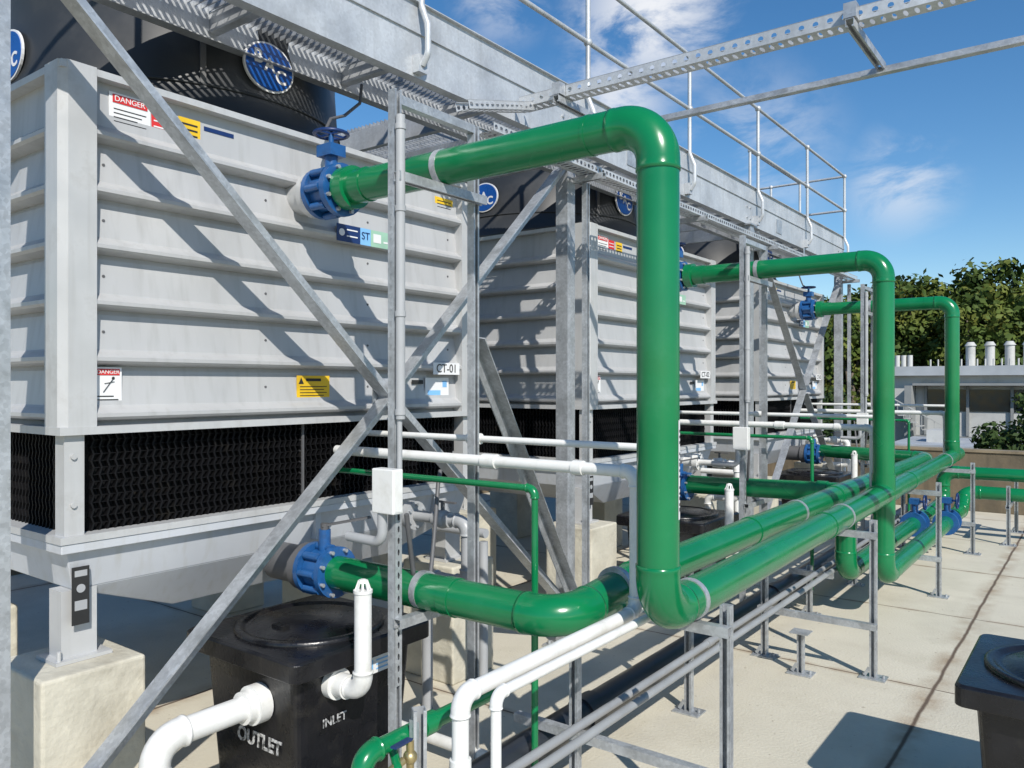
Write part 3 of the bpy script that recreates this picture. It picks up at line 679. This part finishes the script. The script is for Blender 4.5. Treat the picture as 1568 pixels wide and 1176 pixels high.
# ---------------------------------------------------------------- roof slab, parapets
def slab_mat():
    m=mat('roof_concrete',(0.58,0.54,0.44),0.85,0,1.3,0.06,0.35,60,dirt=(0.48,0.44,0.35),dirt_scale=1.6,dirt_lo=0.48,dirt_hi=0.8)
    nt=m.node_tree;N=nt.nodes;L=nt.links; b=N['Principled BSDF']
    src=b.inputs['Base Color'].links[0].from_socket
    tc=N.new('ShaderNodeTexCoord'); sp=N.new('ShaderNodeSeparateXYZ'); 
    nw=N.new('ShaderNodeTexNoise'); nw.inputs['Scale'].default_value=3; nw.inputs['Detail'].default_value=4
    L.new(tc.outputs['Object'],nw.inputs['Vector'])
    vs=N.new('ShaderNodeVectorMath'); vs.operation='SCALE'; vs.inputs['Scale'].default_value=.03
    L.new(nw.outputs['Color'],vs.inputs[0]); va=N.new('ShaderNodeVectorMath'); L.new(tc.outputs['Object'],va.inputs[0]); L.new(vs.outputs[0],va.inputs[1])
    L.new(va.outputs[0],sp.inputs[0])
    def line(sock,period,off,w0,w1):
        a=N.new('ShaderNodeMath');a.operation='ADD';a.inputs[1].default_value=off;L.new(sock,a.inputs[0])
        p=N.new('ShaderNodeMath');p.operation='PINGPONG';p.inputs[1].default_value=period/2;L.new(a.outputs[0],p.inputs[0])
        r=N.new('ShaderNodeMapRange');r.inputs[1].default_value=w0;r.inputs[2].default_value=w1;r.inputs[3].default_value=1;r.inputs[4].default_value=0
        L.new(p.outputs[0],r.inputs[0]);return r.outputs[0]
    def mxx(a,b_):
        q=N.new('ShaderNodeMath');q.operation='MAXIMUM';L.new(a,q.inputs[0]);L.new(b_,q.inputs[1]);return q.outputs[0]
    thin=mxx(line(sp.outputs[0],3.6,.86,.005,.016),line(sp.outputs[1],1.85,.0,.003,.010))
    wide=mxx(line(sp.outputs[0],3.6,.86,.0,.12),line(sp.outputs[1],1.85,.0,.0,.05))
    nf=N.new('ShaderNodeTexNoise'); nf.inputs['Scale'].default_value=5; nf.inputs['Detail'].default_value=5; L.new(tc.outputs['Object'],nf.inputs['Vector'])
    rf=N.new('ShaderNodeMapRange'); rf.inputs[1].default_value=.36; rf.inputs[2].default_value=.66; rf.inputs[4].default_value=.85; L.new(nf.outputs['Fac'],rf.inputs[0])
    mu=N.new('ShaderNodeMath');mu.operation='MULTIPLY';L.new(wide,mu.inputs[0]);L.new(rf.outputs[0],mu.inputs[1])
    m1=N.new('ShaderNodeMix');m1.data_type='RGBA';L.new(mu.outputs[0],m1.inputs[0]);L.new(src,m1.inputs[6]);m1.inputs[7].default_value=(.30,.21,.13,1)
    m2=N.new('ShaderNodeMix');m2.data_type='RGBA';L.new(thin,m2.inputs[0]);L.new(m1.outputs[2],m2.inputs[6]);m2.inputs[7].default_value=(.12,.085,.06,1)
    n3=N.new('ShaderNodeTexNoise'); n3.inputs['Scale'].default_value=28; n3.inputs['Detail'].default_value=2; L.new(tc.outputs['Object'],n3.inputs['Vector'])
    r3=N.new('ShaderNodeMapRange'); r3.inputs[1].default_value=.70; r3.inputs[2].default_value=.76; r3.inputs[4].default_value=.5; L.new(n3.outputs['Fac'],r3.inputs[0])
    m3=N.new('ShaderNodeMix');m3.data_type='RGBA';L.new(r3.outputs[0],m3.inputs[0]);L.new(m2.outputs[2],m3.inputs[6]);m3.inputs[7].default_value=(.25,.2,.14,1)
    L.new(m3.outputs[2],b.inputs['Base Color']); return m
MB().box(-9,12,-8,13.9,-2.3,-1.9).obj('concrete_roof_slab',slab_mat(),None)
MB().box(-9.01,12.01,-8.01,13.91,-9.0,-2.31).obj('plant_building',mat('building_render',(.4,.36,.3),.9),None)
P=E('parapet_wall'); mb=MB(); mb.box(-9,12,13.65,13.85,-1.9,-1.02); mb.obj('wall',M_wall,P,bevel=.01)
MB().box(-9,12,13.63,13.87,-1.018,-.98).obj('coping',mat('coping',(.26,.21,.14),.9,dirt=(.12,.10,.07)),P)
P=E('parapet_wall'); MB().box(-8.9,-8.7,-8,13.6,-1.9,-.55).obj('wall',M_wall,P)

# ---------------------------------------------------------------- distance
MB().box(-400,400,-200,600,-9.6,-9.02).obj('ground',mat('grass_ground',(.07,.09,.035),.95,0,.05,.3,dirt=(.14,.12,.08),dirt_scale=.03),None)
MB().box(-40,60,22,44,-9.016,-9.012).obj('car_park',mat('asphalt',(.055,.055,.055),.9,0,1,.2),None)
M_bw=mat('building_white',(.50,.50,.48),.7,0,1,.05,dirt=(.34,.34,.32),dirt_scale=.6)
M_bg=mat('building_grey',(.25,.26,.26),.8,0,1,.1)
M_brick=mat('brick',(.20,.12,.08),.9,0,2,.2)
M_roof=mat('metal_roof',(.44,.46,.48),.5,.2,1,.1)
M_glass=mat('window_glass',(.02,.03,.035),.12,0,2,.2)
B=E('hospital_building')
by=58
mb=MB(); mb.box(-12.0,25,by,by+14,-9,.55); mb.obj('walls',M_bw,B)
mb=MB(); mb.box(-12.6,25.5,by-.6,by+14.6,.55,1.15); mb.obj('roof_fascia',M_roof,B)
mb=MB(); mb.box(-10.2,25,by-.25,by-.05,-3.6,-3.35); mb.box(-10.2,25,by-1.2,by-.02,-.10,.05); mb.box(-10.6,-10.2,by-1.6,by-.02,-9,-.1)
for k in range(14): mb.box(-9.6+k*2.4-.08,-9.6+k*2.4+.08,by-.2,by-.02,-3.3,-.12)
mb.obj('sunshades_and_mullions',M_bg,B)
mb=MB()
for k in range(14): mb.box(-9.5+k*2.4,-7.3+k*2.4,by-.06,by-.01,-1.75,-.35)
for k in range(14): mb.box(-9.4+k*2.4,-7.9+k*2.4,by-.06,by-.01,-5.6,-4.2)
mb.obj('windows',M_glass,B)
mb=MB()
for x in (-11.9,-11.5,-11.1): mb.cyl((x,by+3,1.15),(x,by+3,2.0),.17,12)
for x in (-7.3,-6.2,-5.1,-4.1): mb.cyl((x,by+2,1.15),(x,by+2,2.5),.28,14); mb.cyl((x,by+2,2.5),(x,by+2,2.75),.36,14,.2)
for k in range(16): mb.cyl((-9.5+k*.45,by+1,1.15),(-9.5+k*.45,by+1,1.62),.05,8)
mb.obj('exhaust_stacks',M_bw,B)
mb=MB(); 
for k in range(9):
    mb.box(-11.6+k*.35,-11.25+k*.35,by-2.2,by-1.2,-1.6-k*.22,-1.55-k*.22); mb.box(-11.6+k*.35,-11.57+k*.35,by-2.2,by-2.17,-1.6-k*.22,-.6-k*.22)
mb.obox((-11.8,by-2.2,-.55),(-8.4,by-2.2,-2.55),.06,.06); mb.box(-12.2,-11.4,by-2.2,by,-1.65,-1.5)
mb.obj('external_stair',M_bw,B)
L_=E('brick_outbuilding'); mb=MB(); mb.box(-8.6,30,44,50,-9,-3.3); mb.obj('walls',M_brick,L_)
mb=MB(); mb.box(-9.0,30,43.6,50.4,-3.3,-3.0); mb.obj('flat_roof',M_roof,L_)
mb=MB()
for k in range(10): mb.box(-7.8+k*2.6,-6.2+k*2.6,43.95,43.99,-5.2,-3.9)
mb.obj('windows',M_glass,L_)
mb=MB(); mb.box(-7.6,-6.4,46,48,-3.0,-2.4); mb.box(-4.5,-3.5,45,46,-3.0,-2.5); mb.obj('rooftop_units',M_bw,L_)

def leafmat(name,c1,c2,c3):
    m=bpy.data.materials.new(name); m.use_nodes=True; nt=m.node_tree;N=nt.nodes;L=nt.links;b=N['Principled BSDF']
    b.inputs['Roughness'].default_value=.7; b.inputs['Specular IOR Level'].default_value=.25
    g=N.new('ShaderNodeTexCoord'); n=N.new('ShaderNodeTexNoise'); n.inputs['Scale'].default_value=.35; n.inputs['Detail'].default_value=5
    L.new(g.outputs['Object'],n.inputs['Vector'])
    cr=N.new('ShaderNodeValToRGB'); cr.color_ramp.elements[0].position=.35; cr.color_ramp.elements[0].color=(*c1,1); cr.color_ramp.elements[1].position=.68; cr.color_ramp.elements[1].color=(*c3,1)
    e=cr.color_ramp.elements.new(.52); e.color=(*c2,1)
    L.new(n.outputs['Fac'],cr.inputs[0]); L.new(cr.outputs[0],b.inputs['Base Color'])
    return m
M_leaf=leafmat('foliage',(.028,.055,.010),(.075,.11,.018),(.15,.16,.03))
M_leaf2=leafmat('foliage_dark',(.015,.035,.01),(.04,.07,.015),(.08,.10,.03))
M_bark=mat('bark',(.16,.13,.10),.9,0,3,.3)
def tree(lv,tv,x,y,zb,zt,rad,n,leaf,rng,low=.38):
    h=zt-zb
    tv.sweep([(x,y,zb),(x+.02*h,y,zb+h*.3),(x,y,zb+h*.62)],[h*.035,h*.025,h*.012],8)
    lobes=[]
    nl=rng.randint(22,30)
    for k in range(nl):
        a=rng.uniform(0,2*math.pi); f=rng.random()**.5; zz=zb+h*(low+(.9-low)*rng.random())
        mid=(low+1)/2; e=1-abs((zz-(zb+h*mid))/(h*(1-low)*.6))**2
        rr=rad*f*max(.25,e)**.5*.85
        c=V((x+rr*math.cos(a),y+rr*math.sin(a),zz)); lr=rad*rng.uniform(.24,.42); lobes.append((c,lr))
        if k<8: tv.sweep([(x,y,zb+h*.35+rng.random()*h*.15),(c.x*.5+x*.5,c.y*.5+y*.5,(zb+h*.45)*.4+c.z*.6),tuple(c)],[h*.014,h*.009,h*.004],5)
    lobes.append((V((x,y,zt-rad*.3)),rad*.32))
    for _ in range(n):
        c,lr=lobes[rng.randrange(len(lobes))]
        d=V((rng.gauss(0,1),rng.gauss(0,1),rng.gauss(0,.8))).normalized()
        p=c+d*lr*(rng.random()**.4)*rng.uniform(.85,1.12)
        s=leaf*rng.uniform(.6,1.4); nn=(d+V((rng.gauss(0,.6),rng.gauss(0,.6),rng.gauss(0,.6)+.3))).normalized()
        u=nn.cross(V((rng.gauss(0,1),rng.gauss(0,1),rng.gauss(0,1)))).normalized(); w=nn.cross(u)
        lv.add([p-u*s,p-w*s*.6,p+u*s,p+w*s*.6],[(0,1,2,3)])
rng=random.Random(11)
TM=E('distant_tree_mass'); lv=MB();tv=MB()
spec=[(-36,7.5),(-31,8.0),(-27,8.2),(-23.5,8.0),(-20.5,8.6),(-18.0,9.4),(-15.4,10.4),(-12.8,10.0),(-10.2,10.4),(-7.4,11.2),(-4.5,11.6),(-1.2,11.9),(3,12),(8,12.0),(13,11.5)]
for x,zt in spec:
    tree(lv,tv,x+rng.uniform(-.6,.6),rng.uniform(80,88),-9,zt+rng.uniform(-.6,.6),rng.uniform(4.4,5.4),6200,.31,rng)
for k in range(13):
    tree(lv,tv,-36+k*3.4+rng.uniform(-1,1),rng.uniform(74,78),-9,rng.uniform(5.5,8.0)+k*.12,rng.uniform(3.6,4.4),3600,.28,rng,.25)
lv.obj('foliage',M_leaf,TM); tv.obj('trunks',M_bark,TM)
for x,y,zt,r in ((-2.3,35,-.1,2.0),(2.5,34,.6,2.6)):
    TM=E('broadleaf_tree'); lv=MB();tv=MB(); tree(lv,tv,x,y,-9,zt,r,6500,.12,rng)
    lv.obj('foliage',M_leaf2,TM); tv.obj('trunk_and_limbs',M_bark,TM)
TM=E('broadleaf_tree'); lv=MB();tv=MB(); tree(lv,tv,-16.2,52,-9,2.2,3.0,7000,.16,rng); lv.obj('foliage',M_leaf2,TM); tv.obj('trunk_and_limbs',M_bark,TM)

for o in list(scene.objects):
    if o.parent is None: o.location.z+=H

# ---------------------------------------------------------------- light, sky, camera
sd=V((1,-.7,.98)).normalized()
sun=bpy.data.lights.new('sun','SUN'); sun.energy=5.0; sun.angle=math.radians(.5); sun.color=(1,.955,.88)
so=bpy.data.objects.new('sun',sun); COL.objects.link(so); so.rotation_euler=(-sd).to_track_quat('-Z','Y').to_euler(); so.location=(5,-5,8)
w=bpy.data.worlds.new('World'); scene.world=w; w.use_nodes=True; N=w.node_tree.nodes; L=w.node_tree.links
bg=N['Background']; bg.inputs[1].default_value=.115
sky=N.new('ShaderNodeTexSky'); sky.sky_type='NISHITA'; sky.sun_disc=False; sky.sun_elevation=math.asin(sd.z); sky.sun_rotation=math.atan2(sd.x,sd.y)
sky.air_density=1.0; sky.dust_density=.15; sky.ozone_density=2.5
hs=N.new('ShaderNodeHueSaturation'); hs.inputs['Saturation'].default_value=1.28; hs.inputs['Value'].default_value=1.12; L.new(sky.outputs[0],hs.inputs['Color'])
tc=N.new('ShaderNodeTexCoord'); nrm=N.new('ShaderNodeVectorMath'); nrm.operation='NORMALIZE'; L.new(tc.outputs['Generated'],nrm.inputs[0])
mp=N.new('ShaderNodeMapping'); mp.inputs['Scale'].default_value=(3.0,3.0,6.0); mp.inputs['Rotation'].default_value=(.3,.2,0); L.new(nrm.outputs[0],mp.inputs[0])
nz=N.new('ShaderNodeTexNoise'); nz.inputs['Scale'].default_value=2.4; nz.inputs['Detail'].default_value=8; nz.inputs['Roughness'].default_value=.62; nz.inputs['Distortion'].default_value=.4
L.new(mp.outputs[0],nz.inputs['Vector'])
acc=None
for c,r0,r1,amp in (((-.462,.91,.47),.0,.13,1.0),((-.50,.88,.36),.0,.10,.8),((-.36,.98,.29),.0,.13,.45),((-.21,1.1,.255),.0,.08,.6),((-.62,.80,.5),.0,.08,.6)):
    c=V(c).normalized(); ds=N.new('ShaderNodeVectorMath'); ds.operation='DISTANCE'; ds.inputs[1].default_value=c; L.new(nrm.outputs[0],ds.inputs[0])
    r=N.new('ShaderNodeMapRange'); r.interpolation_type='SMOOTHSTEP'; r.inputs[1].default_value=r0; r.inputs[2].default_value=r1; r.inputs[3].default_value=amp; r.inputs[4].default_value=0
    L.new(ds.outputs['Value'],r.inputs[0])
    if acc is None: acc=r.outputs[0]
    else:
        q=N.new('ShaderNodeMath');q.operation='MAXIMUM';L.new(acc,q.inputs[0]);L.new(r.outputs[0],q.inputs[1]);acc=q.outputs[0]
th=N.new('ShaderNodeMapRange'); th.interpolation_type='SMOOTHSTEP'; th.inputs[1].default_value=.40; th.inputs[2].default_value=.60; L.new(nz.outputs['Fac'],th.inputs[0])
mu=N.new('ShaderNodeMath');mu.operation='MULTIPLY';L.new(th.outputs[0],mu.inputs[0]);L.new(acc,mu.inputs[1])
mx=N.new('ShaderNodeMix');mx.data_type='RGBA';L.new(mu.outputs[0],mx.inputs[0]);L.new(hs.outputs[0],mx.inputs[6]);mx.inputs[7].default_value=(7.6,7.8,8.2,1)
L.new(mx.outputs[2],bg.inputs[0])
cam=bpy.data.cameras.new('camera'); cam.lens=28.0; cam.sensor_width=36; cam.clip_end=2000; cam.clip_start=.05
co=bpy.data.objects.new('camera',cam); COL.objects.link(co); co.location=(0,0,H); co.rotation_euler=(math.radians(90),0,math.radians(36.87)); scene.camera=co
scene.view_settings.view_transform='Standard'; scene.view_settings.look='None'; scene.view_settings.exposure=0
